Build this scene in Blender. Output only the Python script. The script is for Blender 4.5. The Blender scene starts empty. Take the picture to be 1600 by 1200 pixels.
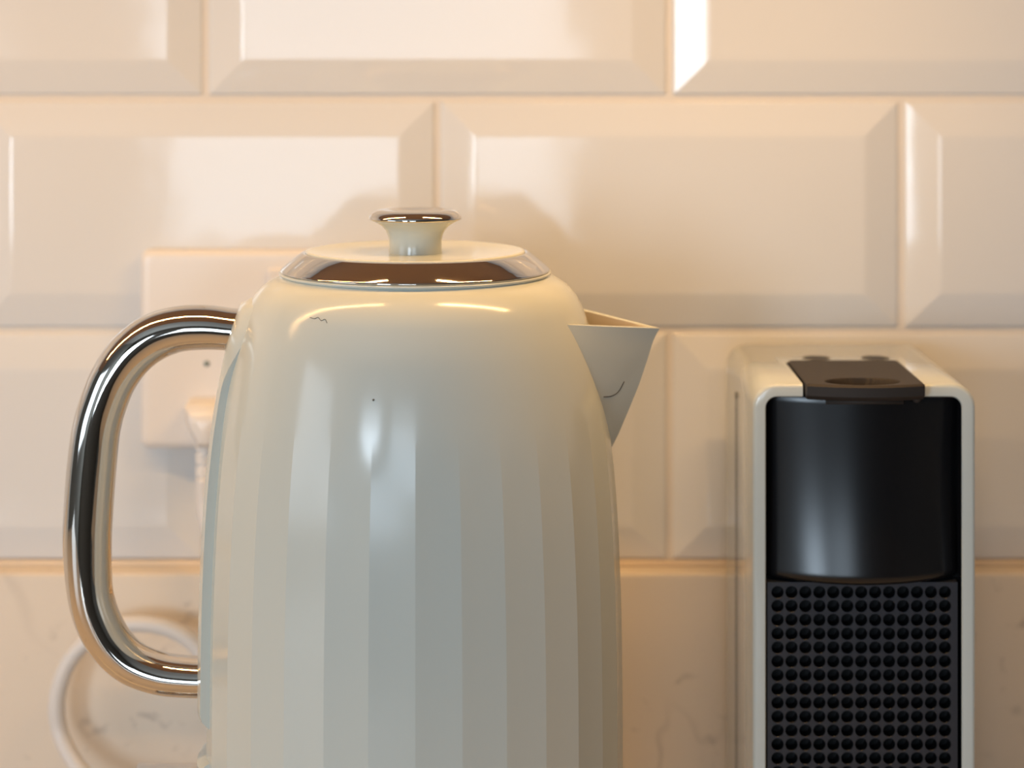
import bpy, bmesh, math, random
from mathutils import Vector, Matrix

random.seed(7)
scene = bpy.context.scene
COL = scene.collection
PI = math.pi

# ------------------------------------------------------------------ camera, light, exposure
F = 3547.0                      # focal length in pixels of the 1600 px wide frame
CZ = 1.24                       # height of the lens
cam_d = bpy.data.cameras.new('camera')
cam = bpy.data.objects.new('camera', cam_d)
COL.objects.link(cam)
cam.location = (0, 0, CZ)
cam.rotation_euler = (PI / 2, 0, 0)
cam_d.sensor_fit = 'HORIZONTAL'
cam_d.sensor_width = 36.0
cam_d.lens = 36.0 * F / 1600.0
cam_d.shift_y = -565.0 / 1600.0
cam_d.clip_start = 0.02
cam_d.dof.use_dof = True
cam_d.dof.focus_distance = 0.81
cam_d.dof.aperture_fstop = 6.8
scene.camera = cam

scene.view_settings.view_transform = 'Standard'
scene.view_settings.look = 'None'
scene.view_settings.gamma = 1.0
scene.view_settings.use_curve_mapping = False
scene.view_settings.exposure = -0.09

world = bpy.data.worlds.new('world')
scene.world = world
world.use_nodes = True
world.node_tree.nodes['Background'].inputs[0].default_value = (0.75, 0.85, 1.0, 1)
world.node_tree.nodes['Background'].inputs[1].default_value = 0.4


def area(name, loc, rot, sx, sy, power, color):
    l = bpy.data.lights.new(name, 'AREA')
    l.shape = 'RECTANGLE'
    l.size, l.size_y = sx, sy
    l.energy = power
    l.color = color
    o = bpy.data.objects.new(name, l)
    o.location = loc
    o.rotation_euler = rot
    COL.objects.link(o)
    return o


DAY = (0.70, 0.85, 0.99)
WARM = (1.0, 0.585, 0.225)
# daylight through the windows of the room behind the camera
area('window_daylight_front', (-0.27, -2.24, 1.24), (PI / 2, 0, 0), 0.84, 0.88, 14.0, DAY)
area('window_daylight_corner', (-1.37, -2.24, 1.24), (PI / 2, 0, 0), 0.78, 0.88, 39.0, DAY)
area('window_daylight_side', (-2.04, -0.40, 1.27), (PI / 2, 0, -PI / 2), 1.10, 0.82, 10.0, DAY)
# warm LED bars
LEDS = [(-0.41, 0.64, 1.45), (0.11, 0.20, 0.92)]        # centre, length, power of the light bars under the wall cabinet
for lx, ll, lp in LEDS:
    area('led_bar_light', (lx, 0.80, 1.3625), (0, 0, 0), ll, 0.006, lp, WARM)


# ------------------------------------------------------------------ helpers
def P(px, py, D):
    return Vector(((px - 800) * D / F, D, CZ - (py - 35) * D / F))


def ZZ(py, D):
    return CZ - (py - 35) * D / F


def mat(name, color, rough=0.4, metal=0.0, spec=0.5, coat=0.0, coat_rough=0.05):
    m = bpy.data.materials.new(name)
    m.use_nodes = True
    b = m.node_tree.nodes['Principled BSDF']
    b.inputs['Base Color'].default_value = (*color, 1)
    b.inputs['Roughness'].default_value = rough
    b.inputs['Metallic'].default_value = metal
    b.inputs['Specular IOR Level'].default_value = spec
    b.inputs['Coat Weight'].default_value = coat
    b.inputs['Coat Roughness'].default_value = coat_rough
    return m


def bump(m, scale, strength, distance=0.001, detail=2.0, coords='Object'):
    nt = m.node_tree
    tc = nt.nodes.new('ShaderNodeTexCoord')
    nz = nt.nodes.new('ShaderNodeTexNoise')
    nz.inputs['Scale'].default_value = scale
    nz.inputs['Detail'].default_value = detail
    bp = nt.nodes.new('ShaderNodeBump')
    bp.inputs['Strength'].default_value = strength
    bp.inputs['Distance'].default_value = distance
    nt.links.new(tc.outputs[coords], nz.inputs['Vector'])
    nt.links.new(nz.outputs['Fac'], bp.inputs['Height'])
    nt.links.new(bp.outputs['Normal'], nt.nodes['Principled BSDF'].inputs['Normal'])
    return m


def link(name, bm, m, parent=None, smooth=True, recalc=True):
    me = bpy.data.meshes.new(name)
    if recalc:
        bmesh.ops.recalc_face_normals(bm, faces=bm.faces)
    for f in bm.faces:
        f.smooth = smooth
    bm.to_mesh(me)
    bm.free()
    me.materials.append(m)
    o = bpy.data.objects.new(name, me)
    COL.objects.link(o)
    if parent is not None:
        o.parent = parent
    return o


def empty(name, loc, label, cat):
    o = bpy.data.objects.new(name, None)
    o.location = loc
    o['label'] = label
    o['category'] = cat
    COL.objects.link(o)
    return o


def add_box(bm, lo, hi, bevel=0.0, seg=2):
    lo, hi = Vector(lo), Vector(hi)
    r = bmesh.ops.create_cube(bm, size=1.0, matrix=Matrix.Translation((lo + hi) / 2) @ Matrix.Diagonal((*(hi - lo), 1)))
    if bevel:
        es = list({e for v in r['verts'] for e in v.link_edges})
        bmesh.ops.bevel(bm, geom=es, offset=bevel, segments=seg, profile=0.5, affect='EDGES')


def box(name, lo, hi, m, parent=None, bevel=0.0, kind=None, label=None):
    bm = bmesh.new()
    add_box(bm, lo, hi, bevel)
    o = link(name, bm, m, parent, smooth=False)
    if kind:
        o['kind'] = kind
    if label:
        o['label'] = label
    return o


def sharpen(bm, angle):
    for e in bm.edges:
        if len(e.link_faces) == 2:
            e.smooth = e.calc_face_angle(0) < angle


def loft(bm, rings, cap0=False, cap1=False, closed=True):
    vs = [[bm.verts.new(p) for p in r] for r in rings]
    n = len(vs[0])
    for a, b in zip(vs[:-1], vs[1:]):
        for i in range(n if closed else n - 1):
            j = (i + 1) % n
            bm.faces.new((a[i], a[j], b[j], b[i]))
    if cap0:
        bm.faces.new(list(reversed(vs[0])))
    if cap1:
        bm.faces.new(vs[-1])
    return vs


def lathe(bm, prof, seg=96, c=(0, 0, 0)):
    """prof: (r, z); r == 0 closes the end"""
    rings = []
    for r, z in prof:
        rr = max(r, 1e-5)
        rings.append([Vector((c[0] + rr * math.cos(2 * PI * i / seg), c[1] + rr * math.sin(2 * PI * i / seg), c[2] + z)) for i in range(seg)])
    loft(bm, rings, cap0=prof[0][0] == 0, cap1=prof[-1][0] == 0)


def catmull(pts, n):
    """pts: list of tuples; n samples per span"""
    pts = [tuple(p) for p in pts]
    out = []
    ext = [tuple(2 * a - b for a, b in zip(pts[0], pts[1]))] + pts + [tuple(2 * a - b for a, b in zip(pts[-1], pts[-2]))]
    for i in range(1, len(ext) - 2):
        p0, p1, p2, p3 = ext[i - 1:i + 3]
        d = lambda a, b: max(1e-9, math.dist(a, b)) ** 0.5
        t0 = 0.0
        t1 = t0 + d(p0, p1)
        t2 = t1 + d(p1, p2)
        t3 = t2 + d(p2, p3)
        for k in range(n):
            t = t1 + (t2 - t1) * k / n
            L = lambda a, b, ta, tb: tuple((tb - t) / (tb - ta) * x + (t - ta) / (tb - ta) * y for x, y in zip(a, b))
            A1, A2, A3 = L(p0, p1, t0, t1), L(p1, p2, t1, t2), L(p2, p3, t2, t3)
            B1, B2 = L(A1, A2, t0, t2), L(A2, A3, t1, t3)
            out.append(L(B1, B2, t1, t2))
    out.append(pts[-1])
    return out


def interp(x, xs, ys):
    if x <= xs[0]:
        return ys[0]
    for a, b, c, d in zip(xs[:-1], xs[1:], ys[:-1], ys[1:]):
        if x <= b:
            return c + (d - c) * (x - a) / (b - a)
    return ys[-1]


def sstep(a, b, x):
    t = min(1, max(0, (x - a) / (b - a)))
    return t * t * (3 - 2 * t)


def sweep(bm, path, radii, depth=None, seg=32, cap=True):
    """tube along a path of Vectors; radii in the plane normal, depth along the binormal side"""
    n = len(path)
    rings = []
    prev = None
    for i, p in enumerate(path):
        t = (path[min(i + 1, n - 1)] - path[max(i - 1, 0)]).normalized()
        if prev is None:
            ref = Vector((0, 1, 0)) if abs(t.y) < 0.9 else Vector((1, 0, 0))
            b = (ref - t * ref.dot(t)).normalized()
        else:
            b = (prev - t * prev.dot(t)).normalized()
        prev = b
        a = b.cross(t).normalized()
        ra = radii[i] if isinstance(radii, (list, tuple)) else radii
        rb = (depth[i] if isinstance(depth, (list, tuple)) else depth) if depth is not None else ra
        rings.append([p + a * ra * math.cos(2 * PI * k / seg) + b * rb * math.sin(2 * PI * k / seg) for k in range(seg)])
    loft(bm, rings, cap, cap)


# ------------------------------------------------------------------ materials
M_TILE = bump(mat('glazed_tile', (0.72, 0.725, 0.725), 0.07, spec=0.5), 28, 0.17, 0.0012, 1.5)
M_GROUT = bump(mat('grout', (0.72, 0.67, 0.61), 0.75), 900, 0.3)
M_CAULK = mat('caulk', (0.72, 0.58, 0.42), 0.5)
_nt = M_CAULK.node_tree
_tc, _nz, _rp = _nt.nodes.new('ShaderNodeTexCoord'), _nt.nodes.new('ShaderNodeTexNoise'), _nt.nodes.new('ShaderNodeValToRGB')
_nz.inputs['Scale'].default_value = 16
_nz.inputs['Detail'].default_value = 3
_rp.color_ramp.elements[0].position, _rp.color_ramp.elements[0].color = 0.60, (0.72, 0.58, 0.42, 1)
_rp.color_ramp.elements[1].position, _rp.color_ramp.elements[1].color = 0.66, (0.16, 0.11, 0.08, 1)
_nt.links.new(_tc.outputs['Object'], _nz.inputs['Vector'])
_nt.links.new(_nz.outputs['Fac'], _rp.inputs[0])
_nt.links.new(_rp.outputs[0], _nt.nodes['Principled BSDF'].inputs['Base Color'])
M_CREAM = bump(mat('cream_enamel', (0.585, 0.612, 0.565), 0.15, spec=0.5), 60, 0.02, 0.001)
M_CREAM_SHADE = mat('cream_shaded_inside', (0.55, 0.46, 0.36), 0.5)  # the kettle cream made browner, shade inside the spout put into the colour
M_CHROME = mat('chrome', (0.66, 0.62, 0.57), 0.045, metal=1.0)
M_SHELL = mat('pale_grey_gloss', (0.555, 0.60, 0.58), 0.16, spec=0.5, coat=0.4)
M_BLACK = bump(mat('black_satin_plastic', (0.006, 0.006, 0.007), 0.25, spec=0.5), 500, 0.006)
M_BLACKM = mat('black_matt_plastic', (0.034, 0.028, 0.025), 0.62, spec=0.3)
M_GRILLE = mat('charcoal_grille_plastic', (0.014, 0.017, 0.026), 0.42, spec=0.5)
M_HOLE_SHADE = mat('recess_shade_black', (0.002, 0.002, 0.0025), 0.45, spec=0.2)  # hole walls and backing coloured near-black to paint in the holes' shade
M_BUTTON = mat('grey_button', (0.03, 0.027, 0.026), 0.6)
M_WHITE = mat('white_plastic', (0.78, 0.74, 0.70), 0.22, spec=0.5)
M_CORD = mat('white_cord', (0.70, 0.67, 0.64), 0.35)
M_SCREW = mat('dull_screw', (0.25, 0.27, 0.22), 0.4, metal=0.8)
M_ROOM = mat('room_paint', (0.24, 0.225, 0.20), 0.8)
M_CEIL = mat('ceiling_paint', (0.50, 0.48, 0.45), 0.8)
M_FLOOR = mat('brown_floor', (0.14, 0.085, 0.05), 0.5)
M_CAB = mat('brown_board', (0.40, 0.25, 0.16), 0.5)
M_ALU = mat('aluminium_channel', (0.7, 0.7, 0.7), 0.35, metal=1.0)
M_FRAME = mat('white_window_frame', (0.75, 0.75, 0.74), 0.4)
M_HAIR = mat('dark_hair', (0.03, 0.025, 0.02), 0.5)


def quartz():
    m = mat('white_quartz', (0.74, 0.66, 0.57), 0.22, spec=0.5)
    nt = m.node_tree
    N, L = nt.nodes, nt.links
    tc = N.new('ShaderNodeTexCoord')

    def ramp(src, pts):
        r = N.new('ShaderNodeValToRGB')
        r.color_ramp.elements[0].position = pts[0][0]
        r.color_ramp.elements[0].color = (pts[0][1],) * 3 + (1,)
        r.color_ramp.elements[1].position = pts[1][0]
        r.color_ramp.elements[1].color = (pts[1][1],) * 3 + (1,)
        for p, v in pts[2:]:
            e = r.color_ramp.elements.new(p)
            e.color = (v,) * 3 + (1,)
        L.new(src, r.inputs[0])
        return r.outputs[0]

    def noise(scale, detail, dist, off):
        mp = N.new('ShaderNodeMapping')
        mp.inputs['Location'].default_value = off
        L.new(tc.outputs['Object'], mp.inputs['Vector'])
        nz = N.new('ShaderNodeTexNoise')
        nz.inputs['Scale'].default_value = scale
        nz.inputs['Detail'].default_value = detail
        nz.inputs['Distortion'].default_value = dist
        L.new(mp.outputs[0], nz.inputs['Vector'])
        return nz.outputs['Fac']

    def math_(op, a, b):
        x = N.new('ShaderNodeMath')
        x.operation = op
        for i, v in enumerate((a, b)):
            if isinstance(v, (int, float)):
                x.inputs[i].default_value = v
            else:
                L.new(v, x.inputs[i])
        return x.outputs[0]

    flecks = math_('MULTIPLY', ramp(noise(95, 4, 0.6, (3.1, 0, 1.7)), [(0.60, 0), (0.70, 1)]),
                   ramp(noise(17, 2, 0.3, (0.4, 0, 9.2)), [(0.50, 0), (0.62, 1)]))
    veins = math_('MULTIPLY', ramp(noise(7, 3, 1.0, (7.7, 0, 2.2)), [(0.485, 0), (0.515, 0), (0.50, 1)]),
                  ramp(noise(9, 2, 0.0, (1.0, 0, 5.5)), [(0.50, 0), (0.62, 1)]))
    tot = math_('MINIMUM', math_('ADD', math_('MULTIPLY', flecks, 0.5), math_('MULTIPLY', veins, 0.38)), 0.75)
    mx = N.new('ShaderNodeMix')
    mx.data_type = 'RGBA'
    mx.inputs['A'].default_value = (0.745, 0.655, 0.545, 1)
    mx.inputs['B'].default_value = (0.27, 0.23, 0.21, 1)
    L.new(tot, mx.inputs['Factor'])
    L.new(mx.outputs['Result'], N['Principled BSDF'].inputs['Base Color'])
    return m


M_QUARTZ = quartz()

# ------------------------------------------------------------------ the room
X0, X1, Y0, Y1, H = -2.0, 1.8, -2.2, 1.0, 2.4
T = 0.1


def struct(name, boxes, m, label=None):
    bm = bmesh.new()
    for lo, hi in boxes:
        add_box(bm, lo, hi)
    o = link(name, bm, m, smooth=False)
    o['kind'] = 'structure'
    if label:
        o['label'] = label
    return o


struct('floor', [((X0 - T, Y0 - T, -T), (X1 + T, Y1 + T, 0))], M_FLOOR, 'dark brown floor of the kitchen')
struct('ceiling', [((X0 - T, Y0 - T, H), (X1 + T, Y1 + T, H + T))], M_CEIL, 'plain off-white ceiling of the kitchen')
WB = struct('wall_back', [((X0 - T, Y1 - 0.0038, 0), (X1 + T, Y1 + T, H))], M_GROUT,
            'kitchen wall of glossy cream bevelled metro tiles in brick bond')
struct('wall_right', [((X1, Y0 - T, 0), (X1 + T, Y1, H))], M_ROOM, 'plain painted side wall')


def holed(axis, plane, span, wins):
    """boxes of a wall with rectangular openings; axis 'x' = wall runs along x"""
    out = []
    a = span[0]
    mk = lambda u0, u1, z0, z1: ((u0, plane[0], z0), (u1, plane[1], z1)) if axis == 'x' else ((plane[0], u0, z0), (plane[1], u1, z1))
    for (u0, u1, z0, z1) in wins:
        out.append(mk(a, u0, 0, H))
        out.append(mk(u0, u1, 0, z0))
        out.append(mk(u0, u1, z1, H))
        a = u1
    out.append(mk(a, span[1], 0, H))
    return out


WF = [(-1.76, -0.98, 0.80, 1.68), (-0.69, 0.15, 0.80, 1.68)]
WL = [(-0.95, 0.15, 0.86, 1.68)]
struct('wall_front', holed('x', (Y0 - T, Y0), (X0 - T, X1 + T), WF), M_ROOM, 'painted wall with two windows')
struct('wall_left', holed('y', (X0 - T, X0), (Y0, Y1), WL), M_ROOM, 'painted wall with one window')
k = 1
for axis, wins in (('x', WF), ('y', WL)):
    for (u0, u1, z0, z1) in wins:
        bxs = []
        f = 0.035
        um = (u0 + u1) / 2
        for (a, b, c, d) in ((u0, u0 + f, z0, z1), (u1 - f, u1, z0, z1), (u0, u1, z0, z0 + f), (u0, u1, z1 - f, z1)):
            if axis == 'x':
                bxs.append(((a, Y0 - 0.025, c), (b, Y0 + 0.012, d)))
            else:
                bxs.append(((X0 - 0.025, a, c), (X0 + 0.012, b, d)))
        struct('window_%d' % k, bxs, M_FRAME, 'white framed window letting in daylight')
        k += 1

# tiles of the back wall
TW, TH, PW, PH = 0.2003, 0.0988, 0.2033, 0.1018


def tile_mesh(w, h):
    bm = bmesh.new()
    prof = [(0.0, 0.0), (0.0, -0.0037), (0.0005, -0.0042), (0.0010, -0.00434), (0.0122, -0.00726), (0.0128, -0.0074), (0.0138, -0.00768), (0.0150, -0.0079), (0.0162, -0.0079)]
    rings = []
    for ins, y in prof:
        a, b = w / 2 - ins, h / 2 - ins
        rings.append([(-a, y, -b), (a, y, -b), (a, y, b), (-a, y, b)])
    vs = loft(bm, rings, False, True)
    bmesh.ops.recalc_face_normals(bm, faces=bm.faces)
    for f in bm.faces:
        f.smooth = True
    for r0, r1 in zip(vs[:-1], vs[1:]):
        for v0, v1 in zip(r0, r1):
            e = bm.edges.get((v0, v1))
            if e:
                e.smooth = False
    me = bpy.data.meshes.new('tile')
    bm.to_mesh(me)
    bm.free()
    me.materials.append(M_TILE)
    return me


TILE = tile_mesh(TW, TH)
ZJ = CZ - (875 - 35) / F            # lower edge of the lowest row
XJ = (1045 - 800) / F               # a joint of the lowest row
for row in range(4):
    zc = ZJ + PH * (row + 0.5)
    off = XJ if row % 2 == 0 else XJ + PW / 2
    for c in range(-5, 5):
        xc = off + PW * (c + 0.5)
        if abs(xc) > 0.95:
            continue
        o = bpy.data.objects.new('tile', TILE)
        o.location = (xc, Y1 - 0.0005, zc)
        o.rotation_euler = (math.radians(random.uniform(-0.12, 0.12)), 0, math.radians(random.uniform(-0.15, 0.15)))
        COL.objects.link(o)
        o.parent = WB
bm = bmesh.new()
sweep(bm, [Vector((-0.97, 0.9945, ZJ - 0.0002)), Vector((0.97, 0.9945, ZJ - 0.0002))], 0.0016, seg=10)
o = link('sealant_bead', bm, M_CAULK, WB)

# quartz upstand and worktop
bm = bmesh.new()
add_box(bm, (-0.97, 0.9797, 0.90), (0.97, 0.9961, ZJ - 0.0012), 0.0012)
o = link('trim_1', bm, M_QUARTZ, smooth=False)
o['kind'] = 'structure'
o['label'] = 'white quartz upstand with grey flecks and thin veins below the tiles'
bm = bmesh.new()
add_box(bm, (-0.97, 0.36, 0.87), (0.97, 0.9961, 0.90), 0.002)
o = link('worktop', bm, M_QUARTZ, smooth=False)
o['kind'] = 'structure'
o['label'] = 'white quartz worktop carrying kettle and coffee machine'
struct('trim_2', [((-0.97, 0.42, 0.0), (0.97, 0.9961, 0.87))], M_CAB, 'brown base units below the worktop')

# wall cabinet and its light strip (seen only in the chrome)
cab = struct('trim_3', [((-0.97, 0.645, 1.372), (0.97, 0.9961, 2.10))], M_CAB, 'brown wall cabinet above the tiles')
for (lx, ll, lp), lb in zip(LEDS, ('slim aluminium light bar below the wall cabinet, the longer one above the socket',
                                   'slim aluminium light bar below the wall cabinet, the shorter one beside the coffee machine')):
    led = box('light_bar', (lx - ll / 2, 0.793, 1.3645), (lx + ll / 2, 0.807, 1.372), M_ALU)
    led['label'] = lb
    led['category'] = 'light bar'

# ------------------------------------------------------------------ kettle
DK = 0.845
SK = F / DK
KX = (649 - 800) / SK
K = empty('kettle', (KX, DK, 0.90), 'cream fluted electric kettle with curved chrome handle and chrome lid ring', 'kettle')


def kz(py):
    return ZZ(py, DK) - 0.90


TH0 = math.atan2(-DK, -KX)           # from the axis towards the camera


def body_prof():
    pts = [(206, 426), (212, 431), (222.5, 436), (233, 442.5), (246, 454.5), (256.5, 470), (265, 490), (275.5, 522), (284.5, 560),
           (292.5, 602), (300.5, 650), (307, 700), (313, 765), (318, 850), (321.5, 950), (323, 1050), (323.8, 1200), (323.8, 1300)]
    return catmull(pts, 5)


BP = body_prof()
BPY = [p[1] for p in BP]
BPR = [p[0] for p in BP]


def body_r(py):
    return interp(py, BPY, BPR) / SK


bm = bmesh.new()
NF, SUB = 30, 10
NA = NF * SUB
rings = []
amps = []
# inner turn-in below the lid
rings.append([Vector((0.0455 * math.cos(TH0 + 2 * PI * i / NA), 0.0455 * math.sin(TH0 + 2 * PI * i / NA), kz(424))) for i in range(NA)])
amps.append(0)
for rp, yp in BP:
    r = rp / SK
    a = sstep(612, 740, yp)
    amps.append(a)
    ring = []
    for i in range(NA):
        u = (i % SUB) / SUB
        d = 0.00055 * a * (1 - (2 * u - 1) ** 2)
        th = TH0 + 2 * PI * i / NA
        ring.append(Vector(((r - d) * math.cos(th), (r - d) * math.sin(th), kz(yp))))
    rings.append(ring)
rings.append([Vector((0.060 * math.cos(TH0 + 2 * PI * i / NA), 0.060 * math.sin(TH0 + 2 * PI * i / NA), kz(1303))) for i in range(NA)])
amps.append(0)
vs = loft(bm, rings, False, True)
for ri in range(len(vs) - 1):
    if amps[ri] > 0.04:
        for i in range(0, NA, SUB):
            e = bm.edges.get((vs[ri][i], vs[ri + 1][i]))
            if e:
                e.smooth = False
body = link('body', bm, M_CREAM, K)

# foot of the kettle
bm = bmesh.new()
zb = kz(1303)
lathe(bm, [(0, 0.0), (0.070, 0.0), (0.074, 0.002), (0.0745, 0.012), (0.072, zb - 0.001), (0.068, zb + 0.001), (0, zb + 0.001)], 128)
sharpen(bm, 0.6)
link('base', bm, M_CREAM, K)

# spine pad at the handle side
def pad(name, y0, y1, n, top_taper, bot_taper):
    bm = bmesh.new()
    ys = [y0 + (y1 - y0) * i / n for i in range(n + 1)]
    half = math.radians(14)
    rings = []
    for yp in ys:
        proud = 0.0034 * min(1, (yp - y0) / top_taper + 0.0) if top_taper and yp < y0 + top_taper else 0.0034
        if bot_taper and yp > y1 - bot_taper:
            proud *= max(0.0, (y1 - yp) / bot_taper)
        r = body_r(yp)
        ring = []
        inner = r - 0.004
        outer = r + proud
        fl = sstep(600, 480, yp)
        half = math.radians(14 + 9 * fl)
        pw = 2 + 30 * (1 - fl)
        angs = [PI - half + 2 * half * j / 8 for j in range(9)]
        ring = [Vector((inner * math.cos(angs[0]), inner * math.sin(angs[0]), kz(yp)))]
        for j, an in enumerate(angs):
            rr = outer - (proud + 0.001) * fl * abs(j / 4 - 1) ** pw - (0.0006 if j in (0, 8) else 0)
            ring.append(Vector((rr * math.cos(an), rr * math.sin(an), kz(yp))))
        ring.append(Vector((inner * math.cos(angs[-1]), inner * math.sin(angs[-1]), kz(yp))))
        rings.append(ring)
    loft(bm, rings, True, True)
    bmesh.ops.recalc_face_normals(bm, faces=bm.faces)
    sharpen(bm, math.radians(35))
    return link(name, bm, M_CREAM, K)


pad('spine', 464, 1116, 60, 10, 14)
pad('spine', 1168, 1296, 16, 8, 0)

# lid ring, lid, knob
bm = bmesh.new()
lathe(bm, [(0.0470, kz(427)), (0.0496, kz(428.5)), (0.0503, kz(427)), (0.0505, kz(425)), (0.0503, kz(423.4)), (0.0485, kz(422.5))], 160)
link('gasket', bm, M_CREAM, K)
bm = bmesh.new()
lathe(bm, [(0.0460, kz(423)), (0.0494, kz(422.8)), (0.0500, kz(421.8)), (0.05005, kz(420.0)), (0.0497, kz(418.4)), (0.0474, kz(410)), (0.0449, kz(402)),
           (0.0423, kz(394.2)), (0.0417, kz(393.0)), (0.0410, kz(393.4)), (0.0405, kz(396))], 160)
sharpen(bm, math.radians(40))
link('lid_ring', bm, M_CHROME, K, smooth=True)
bm = bmesh.new()
lathe(bm, [(0.0404, kz(398)), (0.0408, kz(392.5)), (0.0405, kz(391.2)), (0.0398, kz(390.6)), (0.0385, kz(391.0)), (0.034, kz(392.4)), (0.025, kz(394)), (0, kz(395))], 160)
lid = link('lid', bm, M_CREAM, K)
q = 1 / SK
bm = bmesh.new()
lathe(bm, [(42 * q, kz(397)), (42 * q, kz(394)), (41 * q, kz(386)), (41 * q, kz(376)), (42.5 * q, kz(368)), (46 * q, kz(360)), (52 * q, kz(353)),
           (60 * q, kz(347.5)), (67 * q, kz(344.2)), (70.5 * q, kz(342.6)), (60 * q, kz(341))], 96)
kn = link('knob', bm, M_CREAM, K)
bm = bmesh.new()
lathe(bm, [(66 * q, kz(343.2)), (71 * q, kz(342.6)), (72.2 * q, kz(341)), (72.2 * q, kz(339)), (71 * q, kz(336)), (67.5 * q, kz(332.2)), (62 * q, kz(329.2)),
           (55 * q, kz(327.4)), (47 * q, kz(327.4)), (38 * q, kz(328.6)), (24 * q, kz(330.2)), (10 * q, kz(331)), (0, kz(331.2))], 96)
link('knob_cap', bm, M_CHROME, kn)

# spout
def spout():
    bm = bmesh.new()
    tipy = [513, 523, 536, 562, 601, 644, 679, 699]
    tipx = [1031, 1025, 1019.5, 1011.5, 998.5, 981, 966, 956]
    n = 28
    outer, inner = [], []
    NJ = 10
    phi_top = 0.515
    w = 0.0013
    for i in range(n + 1):
        t = i / n
        # tip point
        yt = 513 + (698 - 513) * t
        xt = (interp(yt, tipy, tipx) - 649) / SK
        # root height: near rim starts higher than the tip
        yr = 496 - 6 + (698 - 490) * t
        zr, zt = kz(yr), kz(yt)
        phi = max(0.012, phi_top * (1 - t) ** 0.80)
        rb = body_r(yr) - 0.0006
        root = Vector((rb * math.cos(phi), -rb * math.sin(phi), zr))
        tip = Vector((max(xt, rb * math.cos(phi) + 0.0004), 0, zt))
        tr = min(0.0030, root.y * -0.35)
        side = []
        for j in range(NJ + 1):
            s = j / NJ
            p = root.lerp(tip, s)
            # slight outward belly, rounded nose
            belly = 0.0010 * math.sin(PI * s) * (1 - t)
            p.y -= belly
            p.x -= 0.0
            side.append(p)
        ring = side + [Vector((p.x, -p.y, p.z)) for p in reversed(side[:-1])]
        outer.append(ring)
        ir = []
        for p in ring:
            yy = p.y
            sg = (1 if yy > 0 else -1)
            yy = sg * max(0, abs(yy) - w)
            ir.append(Vector((p.x - w * 1.6, yy, p.z)))
        inner.append(ir)
    rings = inner[::-1]
    # rim
    rim = [(a + b) / 2 + Vector((0, 0, 0.0004)) for a, b in zip(outer[0], inner[0])]
    loft(bm, rings + [rim] + outer, closed=False)
    bm.faces.ensure_lookup_table()
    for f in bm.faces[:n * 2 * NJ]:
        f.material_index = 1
    bmesh.ops.recalc_face_normals(bm, faces=bm.faces)
    sharpen(bm, math.radians(50))
    o = link('spout', bm, M_CREAM, K, recalc=False)
    o.data.materials.append(M_CREAM_SHADE)
    return o


spout()

# handle
hp = [(385, 516, 66), (362, 514.5, 66), (322, 511.5, 70), (278, 514.5, 72), (240, 527, 75), (205, 553.5, 75), (178.5, 590, 74), (162, 629, 74), (151, 668, 75),
      (143.5, 727, 77), (138, 800, 77), (136.5, 845, 76), (141.5, 930, 71), (155, 974, 71), (177, 1010, 68), (207, 1036, 66), (250, 1052, 64),
      (300, 1057.5, 62), (325, 1058, 62)]
hp = catmull(hp, 6)
path = [Vector(((x - 649) / SK, 0, kz(y))) for x, y, t in hp]
bm = bmesh.new()
sweep(bm, path, [t / 2 / SK for x, y, t in hp], [0.0105] * len(hp), seg=48)
sharpen(bm, math.radians(60))
link('handle', bm, M_CHROME, K)
# chrome switch paddle at the foot of the spine
bm = bmesh.new()
add_box(bm, ((207 - 649) / SK, -0.011, kz(1234)), ((318 - 649) / SK, 0.011, kz(1205.5)), 0.0012, 3)
o = link('switch', bm, M_CHROME, K)
o.data.polygons.foreach_set('use_smooth', [False] * len(o.data.polygons))
o['label'] = 'chrome switch paddle'

# ------------------------------------------------------------------ coffee machine
DM = 0.856
SM = F / DM
MX = (1350.5 - 800) / SM
CM = empty('coffee_machine', (MX, DM, 0.90), 'narrow pale grey capsule coffee machine with black front and perforated panel', 'coffee machine')


def mz(py, D=DM):
    return ZZ(py, D) - 0.90


def rrect(x0, x1, z0, z1, r, y, seg=8):
    out = []
    for cx, cz, a0 in ((x1 - r, z1 - r, 0), (x0 + r, z1 - r, PI / 2), (x0 + r, z0 + r, PI), (x1 - r, z0 + r, 1.5 * PI)):
        for i in range(seg + 1):
            a = a0 + PI / 2 * i / seg
            out.append(Vector((cx + r * math.cos(a), y, cz + r * math.sin(a))))
    return out


hw = 174 / SM
ztop = mz(600)
ix0, ix1 = (1197 - 1350.5) / SM, (1503 - 1350.5) / SM
iz1 = mz(620.5)
DEP = 0.108
bm = bmesh.new()
rings = []
ro = 0.0088
rings.append(rrect(ix0, ix1, 0.008, iz1, 0.0042, 0.012))
rings.append(rrect(ix0, ix1, 0.008, iz1, 0.0042, 0.0006))
rings.append(rrect(ix0 - 0.0004, ix1 + 0.0004, 0.0076, iz1 + 0.0004, 0.0046, 0.0))
for ins, y in ((0.0016, 0.0), (0.0009, 0.00015), (0.0003, 0.0007), (0.0, 0.0016), (0.0, 0.03), (0.0, DEP - 0.002), (0.0006, DEP - 0.0006), (0.002, DEP)):
    rings.append(rrect(-hw + ins, hw - ins, 0.0 + ins, ztop - ins, ro - ins * 0.8, y))
loft(bm, rings, True, True)
bmesh.ops.recalc_face_normals(bm, faces=bm.faces)
sharpen(bm, math.radians(38))
bmesh.ops.remove_doubles(bm, verts=bm.verts, dist=1e-7)
for f in bm.faces:
    c = f.calc_center_median()
    if 0.0005 < c.y < 0.02 and ix0 - 0.0002 < c.x < ix1 + 0.0002 and 0.0078 < c.z < iz1 + 0.0002:
        f.material_index = 1
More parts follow.
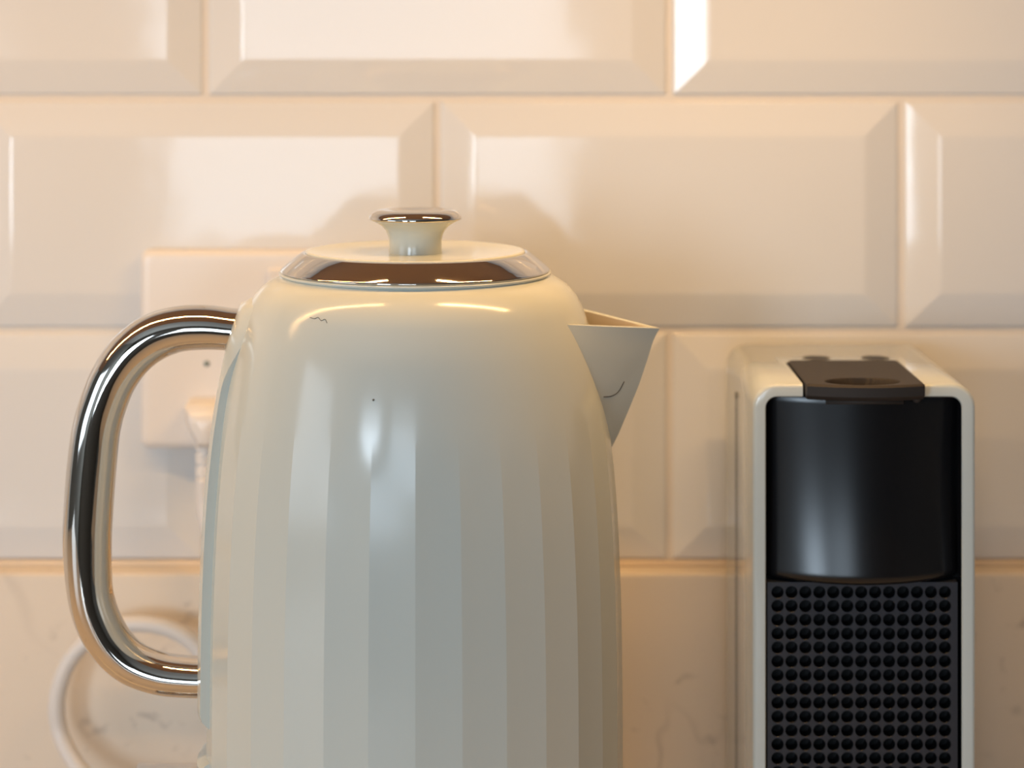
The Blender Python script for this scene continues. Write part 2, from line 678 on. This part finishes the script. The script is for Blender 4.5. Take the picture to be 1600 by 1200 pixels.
shell = link('shell', bm, M_SHELL, CM, recalc=False)
shell.data.materials.append(M_BLACK)
# slot for the lever in the top of the shell
lx0, lx1 = (1256.5 - 1350.5) * 0.849 / F, (1441 - 1350.5) * 0.849 / F
cut = box('slot_cutter', (lx0 - 0.0007, -0.02, ztop - 0.0056), (lx1 + 0.0007, 0.909 - DM + 0.0010, ztop + 0.02), M_BLACK, CM)
md = shell.modifiers.new('slot', 'BOOLEAN')
md.operation = 'DIFFERENCE'
md.solver = 'EXACT'
md.object = cut
bpy.context.view_layer.update()
me = bpy.data.meshes.new_from_object(shell.evaluated_get(bpy.context.evaluated_depsgraph_get()))
shell.modifiers.remove(md)
shell.data = me
bpy.data.objects.remove(cut)

# seam between the front body and the rear housing, with its end hole
for sg in (-1, 1):
    bm = bmesh.new()
    zs = ZZ(617, 0.922) - 0.90
    add_box(bm, (sg * hw - 0.00008, 0.0655, 0.004), (sg * hw + 0.00008, 0.0662, zs))
    bmesh.ops.create_cone(bm, cap_ends=True, segments=16, radius1=0.0013, radius2=0.0013, depth=0.0003,
                          matrix=Matrix.Translation((sg * hw, 0.0658, zs)) @ Matrix.Rotation(PI / 2, 4, 'Y'))
    link('side_seam', bm, M_BLACKM, CM, smooth=False)

# black face plate
bm = bmesh.new()
NXf, NZf = 48, 60
zt, zbm = iz1 - 0.0004, mz(907, DM)
fx0, fx1 = ix0 + 0.0004, ix1 - 0.0004


def face_y(t):
    # integral of tan(tilt) from the top; tilt grows towards the foot so that the foot sweeps forward
    hgt = zt - zbm
    a, b = math.radians(-0.8), math.radians(10.8)
    return -0.0010 - hgt * (a * t + b * t ** 2.8 / 2.8)


grid = []
for j in range(NZf + 1):
    t = j / NZf
    row = []
    for i in range(NXf + 1):
        s = i / NXf
        s = 0.5 - 0.5 * math.cos(PI * s) if False else s
        x = fx0 + (fx1 - fx0) * s
        z = zt + (zbm - zt) * t
        ex = min(s, 1 - s) * (fx1 - fx0)
        ez = t * (zt - zbm)
        e = 0.0
        for dd, R, A in ((ex, 0.0035, 0.0016), (ez, 0.0012, 0.0003)):
            if dd < R:
                e += A * (1 - dd / R) ** 2
        eb = (1 - t) * (zt - zbm)
        if eb < 0.002:
            e += 0.0012 * (1 - eb / 0.002) ** 2
        e += (0.0085 + 0.0025 * t) * (2 * s - 1) ** 2
        row.append(bm.verts.new((x, face_y(t) + e, z + (0.0009 * (1 - (2 * s - 1) ** 2) * -1 if j == NZf else 0))))
    grid.append(row)
for j in range(NZf):
    for i in range(NXf):
        bm.faces.new((grid[j][i], grid[j][i + 1], grid[j + 1][i + 1], grid[j + 1][i]))
# underside lip
lip = [bm.verts.new((v.co.x, 0.0115, v.co.z)) for v in grid[-1]]
for i in range(NXf):
    bm.faces.new((grid[-1][i], grid[-1][i + 1], lip[i + 1], lip[i]))
sharpen(bm, math.radians(40))
face = link('face_plate', bm, M_BLACK, CM)

# perforated panel
PX0, PY0, PIT = (1216 - 1350.5) / SM, 927.7, 21.85 / SM
ROWS, COLS = 22, 13
bm = bmesh.new()
yp = 0.0022
rh = PIT * 0.452
SEG = 20
ztp = mz(912)
z_first = mz(PY0)
for r in range(ROWS):
    for c in range(COLS):
        cx, cz = PX0 + c * PIT, z_first - r * PIT * 0.992
        sq, ci, ci2, dp, bt = [], [], [], [], []
        h = PIT / 2
        for kk in range(SEG):
            a = 2 * PI * (kk + 0.5) / SEG
            ca, sa = math.cos(a), math.sin(a)
            m_ = max(abs(ca), abs(sa))
            sq.append((cx + h * ca / m_, yp, cz + h * sa / m_ * 0.992))
            ci.append((cx + rh * ca, yp, cz + rh * sa))
            ci2.append((cx + (rh - 0.0001) * ca, yp + 0.00012, cz + (rh - 0.0001) * sa))
            dp.append((cx + (rh - 0.00012) * ca, yp + 0.0070, cz + (rh - 0.00012) * sa))
        n0 = len(bm.faces)
        loft(bm, [sq, ci, ci2, dp])
        bm.faces.ensure_lookup_table()
        for f in bm.faces[n0 + 2 * SEG:]:
            f.material_index = 1
# border of the panel
bx0, bx1 = PX0 - PIT / 2, PX0 + (COLS - 0.5) * PIT
gx0, gx1 = (1200 - 1350.5) / SM, (1498 - 1350.5) / SM
bz1, bz0 = z_first + PIT * 0.496, z_first - (ROWS - 0.5) * PIT * 0.992
gz1, gz0 = ztp, bz0 - 0.001
inn = [(bx0, yp, bz0), (bx1, yp, bz0), (bx1, yp, bz1), (bx0, yp, bz1)]
out = [(gx0, yp, gz0), (gx1, yp, gz0), (gx1, yp, gz1), (gx0, yp, gz1)]
bk = [(gx0, yp + 0.006, gz0), (gx1, yp + 0.006, gz0), (gx1, yp + 0.006, gz1), (gx0, yp + 0.006, gz1)]
loft(bm, [inn, out, bk])
bmesh.ops.recalc_face_normals(bm, faces=bm.faces)
grille = link('perforated_panel', bm, M_GRILLE, CM, smooth=False, recalc=False)
grille.data.materials.append(M_HOLE_SHADE)
# black backing behind the holes, its black standing for the shade inside them
bm = bmesh.new()
add_box(bm, (ix0 + 0.0002, 0.0088, 0.0082), (ix1 - 0.0002, 0.0118, mz(913)))
link('backing_plate', bm, M_HOLE_SHADE, CM, smooth=False)

# lever with its thumb recess
bm = bmesh.new()
lx0, lx1 = (1256.5 - 1350.5) * 0.849 / F, (1441 - 1350.5) * 0.849 / F
yb_, zl = 0.909 - DM, ZZ(600, 0.849) - 0.90
NX, NY = 90, 130
top = []
for j in range(NY + 1):
    v = j / NY
    row = []
    for i in range(NX + 1):
        u = i / NX
        x = lx0 + (lx1 - lx0) * u
        yf = -0.0070 - 0.0046 * (1 - (2 * u - 1) ** 2)      # bowed front edge
        ybk = yb_
        if u < 0.05:
            ybk -= 0.002 * (1 - u / 0.05)
        if u > 0.95:
            ybk -= 0.002 * ((u - 0.95) / 0.05)
        y = yf + (ybk - yf) * v
        z = zl
        # thumb recess
        dx, dy = (x - (1347 - 1350.5) / SM) / 0.0136, (y + 0.0008) / 0.0082
        rr = math.hypot(dx, dy)
        if rr < 1.06:
            z -= 0.0034 * sstep(1.06, 0.92, rr)
        # rolled front edge
        if y - yf < 0.0014:
            z -= 0.0008 * (1 - (y - yf) / 0.0014) ** 2
        e = min(u, 1 - u) * (lx1 - lx0)
        if e < 0.0008:
            z -= 0.0004 * (1 - e / 0.0008) ** 2
        row.append(bm.verts.new((x, y, z)))
    top.append(row)
for j in range(NY):
    for i in range(NX):
        bm.faces.new((top[j][i], top[j][i + 1], top[j + 1][i + 1], top[j + 1][i]))
edge = top[0] + [r[-1] for r in top[1:]] + top[-1][-2::-1] + [r[0] for r in top[-2:0:-1]]
lo1 = []
lo2 = []
for v in edge:
    front = v.co.y < 0.002
    lo1.append(bm.verts.new((v.co.x, v.co.y + (0.0004 if front else 0), zl - 0.0044)))
    lo2.append(bm.verts.new((v.co.x * 0.985, v.co.y + (0.0030 if front else 0), zl - 0.0062)))
n = len(edge)
for a, b in ((edge, lo1), (lo1, lo2)):
    for i in range(n):
        jn = (i + 1) % n
        bm.faces.new((a[i], a[jn], b[jn], b[i]))
bm.faces.new(lo2)
bmesh.ops.recalc_face_normals(bm, faces=bm.faces)
sharpen(bm, math.radians(40))
lever = link('lever', bm, M_BLACKM, CM, recalc=False)
bm = bmesh.new()
sweep(bm, [Vector(((1290 - 1350.5) / SM, -0.0006, mz(627.5))), Vector(((1411 - 1350.5) / SM, -0.0006, mz(627.5)))], 0.0009, seg=12)
link('latch_bar', bm, M_BLACKM, lever)
bm = bmesh.new()
bmesh.ops.create_uvsphere(bm, u_segments=16, v_segments=10, radius=0.0017, matrix=Matrix.Translation(((1432 - 1350.5) / SM, -0.0005, mz(622))))
link('hinge_pin', bm, M_BLACKM, lever)
# two buttons on the top
for px in (1275.5, 1367.5):
    bm = bmesh.new()
    c = P(px, 559, 0.9225)
    lathe(bm, [(0, 0.0), (0.0058, 0.0), (0.0058, 0.00012), (0.0052, 0.00020), (0.0047, 0.00010), (0, 0.00010)], 40, (c.x - MX, c.y - DM, ztop - 0.00005))
    link('button', bm, M_BUTTON, CM)

# ------------------------------------------------------------------ wall socket, plug and cord
sx0, sz1 = (220 - 800) * 0.985 / F, ZZ(390, 0.985)
S = empty('wall_socket', (sx0 + 0.073, 0.992, sz1 - 0.043), 'white double wall socket on the tiles behind the kettle', 'socket')
bm = bmesh.new()


def plate_rings(w, h, specs):
    rs = []
    for ins, y in specs:
        rs.append(rrect(-w / 2 + ins, w / 2 - ins, -h / 2 + ins, h / 2 - ins, max(0.0006, 0.004 - ins * 0.5), y, 6))
    return rs


loft(bm, plate_rings(0.146, 0.086, [(0, 0), (0, -0.0065), (0.0006, -0.0078), (0.0016, -0.0086), (0.003, -0.009), (0.004, -0.009)]), True, True)
sharpen(bm, math.radians(50))
link('faceplate', bm, M_WHITE, S)
for sgn in (-1, 1):
    bm = bmesh.new()
    lathe(bm, [(0, 0.0), (0.0013, 0.0), (0.0013, 0.0004), (0.0010, 0.0006), (0, 0.0006)], 20)
    o = link('screw', bm, M_SCREW, S)
    o.rotation_euler = (PI / 2, 0, 0)
    o.location = ((323 - 800) * 0.983 / F - sx0 - 0.073 if sgn < 0 else 0.043, -0.0088, ZZ(568, 0.983) - sz1 + 0.043)
    bm = bmesh.new()
    add_box(bm, (-0.0055, -0.0022, -0.009), (0.0055, 0.002, 0.009), 0.0008)
    o = link('rocker', bm, M_WHITE, S, smooth=False)
    o.location = (sgn * 0.012, -0.009, 0.026)

# plug: its body sits on the faceplate, the cord runs down behind the kettle
DP = 0.972
pc = P(326, 655, DP)
PL = empty('power_plug', (pc.x, 0.983, pc.z), 'white plug in the wall socket with ribbed collar and looped white cord', 'plug')


def pl(px, py, D):
    return P(px, py, D) - Vector((pc.x, 0.983, pc.z))


bm = bmesh.new()
rings = []
for ins, y in ((0.0, -0.0004), (0.0, -0.010), (0.001, -0.016), (0.004, -0.0205), (0.009, -0.022)):
    # outline of the plug, narrowing down to the cord outlet
    pts = [(-10.5, 6.0), (-9.0, 7.5), (9.0, 7.5), (10.5, 6.0), (10.0, 0.0), (7.5, -6.0), (5.0, -10.0), (4.6, -12.0), (-4.6, -12.0), (-5.0, -10.0), (-7.5, -6.0), (-10.0, 0.0)]
    cxm = 1 - ins / 0.0125
    rings.append([Vector((x / 1000 * cxm, y, (z / 1000 + 0.002) * cxm - 0.002)) for x, z in pts])
loft(bm, rings, True, True)
bmesh.ops.recalc_face_normals(bm, faces=bm.faces)
sharpen(bm, math.radians(40))
link('plug_body', bm, M_WHITE, PL)
bm = bmesh.new()
a0, a1 = pl(322, 688, DP), pl(318.5, 752, DP)
npt = 60
pth = [a0.lerp(a1, i / npt) for i in range(npt + 1)]
rad = []
for i in range(npt + 1):
    t = i / npt
    base = 0.0047 - 0.0013 * t
    rad.append(base * (0.80 if (t * 3.1) % 1.0 > 0.72 else 1.0))
sweep(bm, pth, rad, seg=20)
link('strain_relief', bm, M_WHITE, PL)
DC = 0.962
cp = [(318.5, 745, DP), (320, 800, DP), (345, 880, 0.966), (385, 980, 0.964), (420, 1120, 0.962), (425, 1230, 0.960), (400, 1262, 0.957), (372, 1225, 0.957), (352, 1120, DC),
      (332, 1050, DC), (305, 1008, DC), (270, 985, DC), (225, 975, DC), (180, 979, DC), (140, 998, DC), (110, 1030, DC), (93, 1070, DC), (88, 1105, DC), (94, 1145, DC),
      (112, 1183, 0.958), (138, 1217, 0.952), (180, 1252, 0.94), (240, 1272, 0.925), (305, 1285, 0.895), (356, 1290, 0.868)]
cpts = [pl(*c) for c in cp]
cps = [Vector(v) for v in catmull([tuple(v) for v in cpts], 8)]
# keep the lowest run on the worktop
for v in cps:
    v.z = max(v.z, 0.9037 - pc.z)
bm = bmesh.new()
sweep(bm, cps, 0.0036, seg=16)
link('cord', bm, M_CORD, PL)

# ------------------------------------------------------------------ stray hairs and a speck lying on the kettle
bpy.context.view_layer.update()
_dg = bpy.context.evaluated_depsgraph_get()


def on_surface(px, py):
    d = P(px, py, 1.0) - Vector((0, 0, CZ))
    ok, loc, nor, *_ = scene.ray_cast(_dg, Vector((0, 0, CZ)), d.normalized())
    return loc + nor * 0.00006


for pts, r in (([(943, 620), (955, 619), (966, 612), (975, 596)], 0.00016),
               ([(484, 496), (492, 498), (497, 496), (502, 501), (508, 499), (511, 505)], 0.00010)):
    bm = bmesh.new()
    pth = [Vector(v) - Vector((KX, DK, 0.90)) for v in catmull([tuple(on_surface(*p)) for p in pts], 5)]
    sweep(bm, pth, r, seg=6)
    link('hair', bm, M_HAIR, K)
bm = bmesh.new()
bmesh.ops.create_uvsphere(bm, u_segments=10, v_segments=6, radius=0.0004, matrix=Matrix.Translation(on_surface(583.5, 625) - Vector((KX, DK, 0.90))))
link('speck', bm, M_HAIR, K)
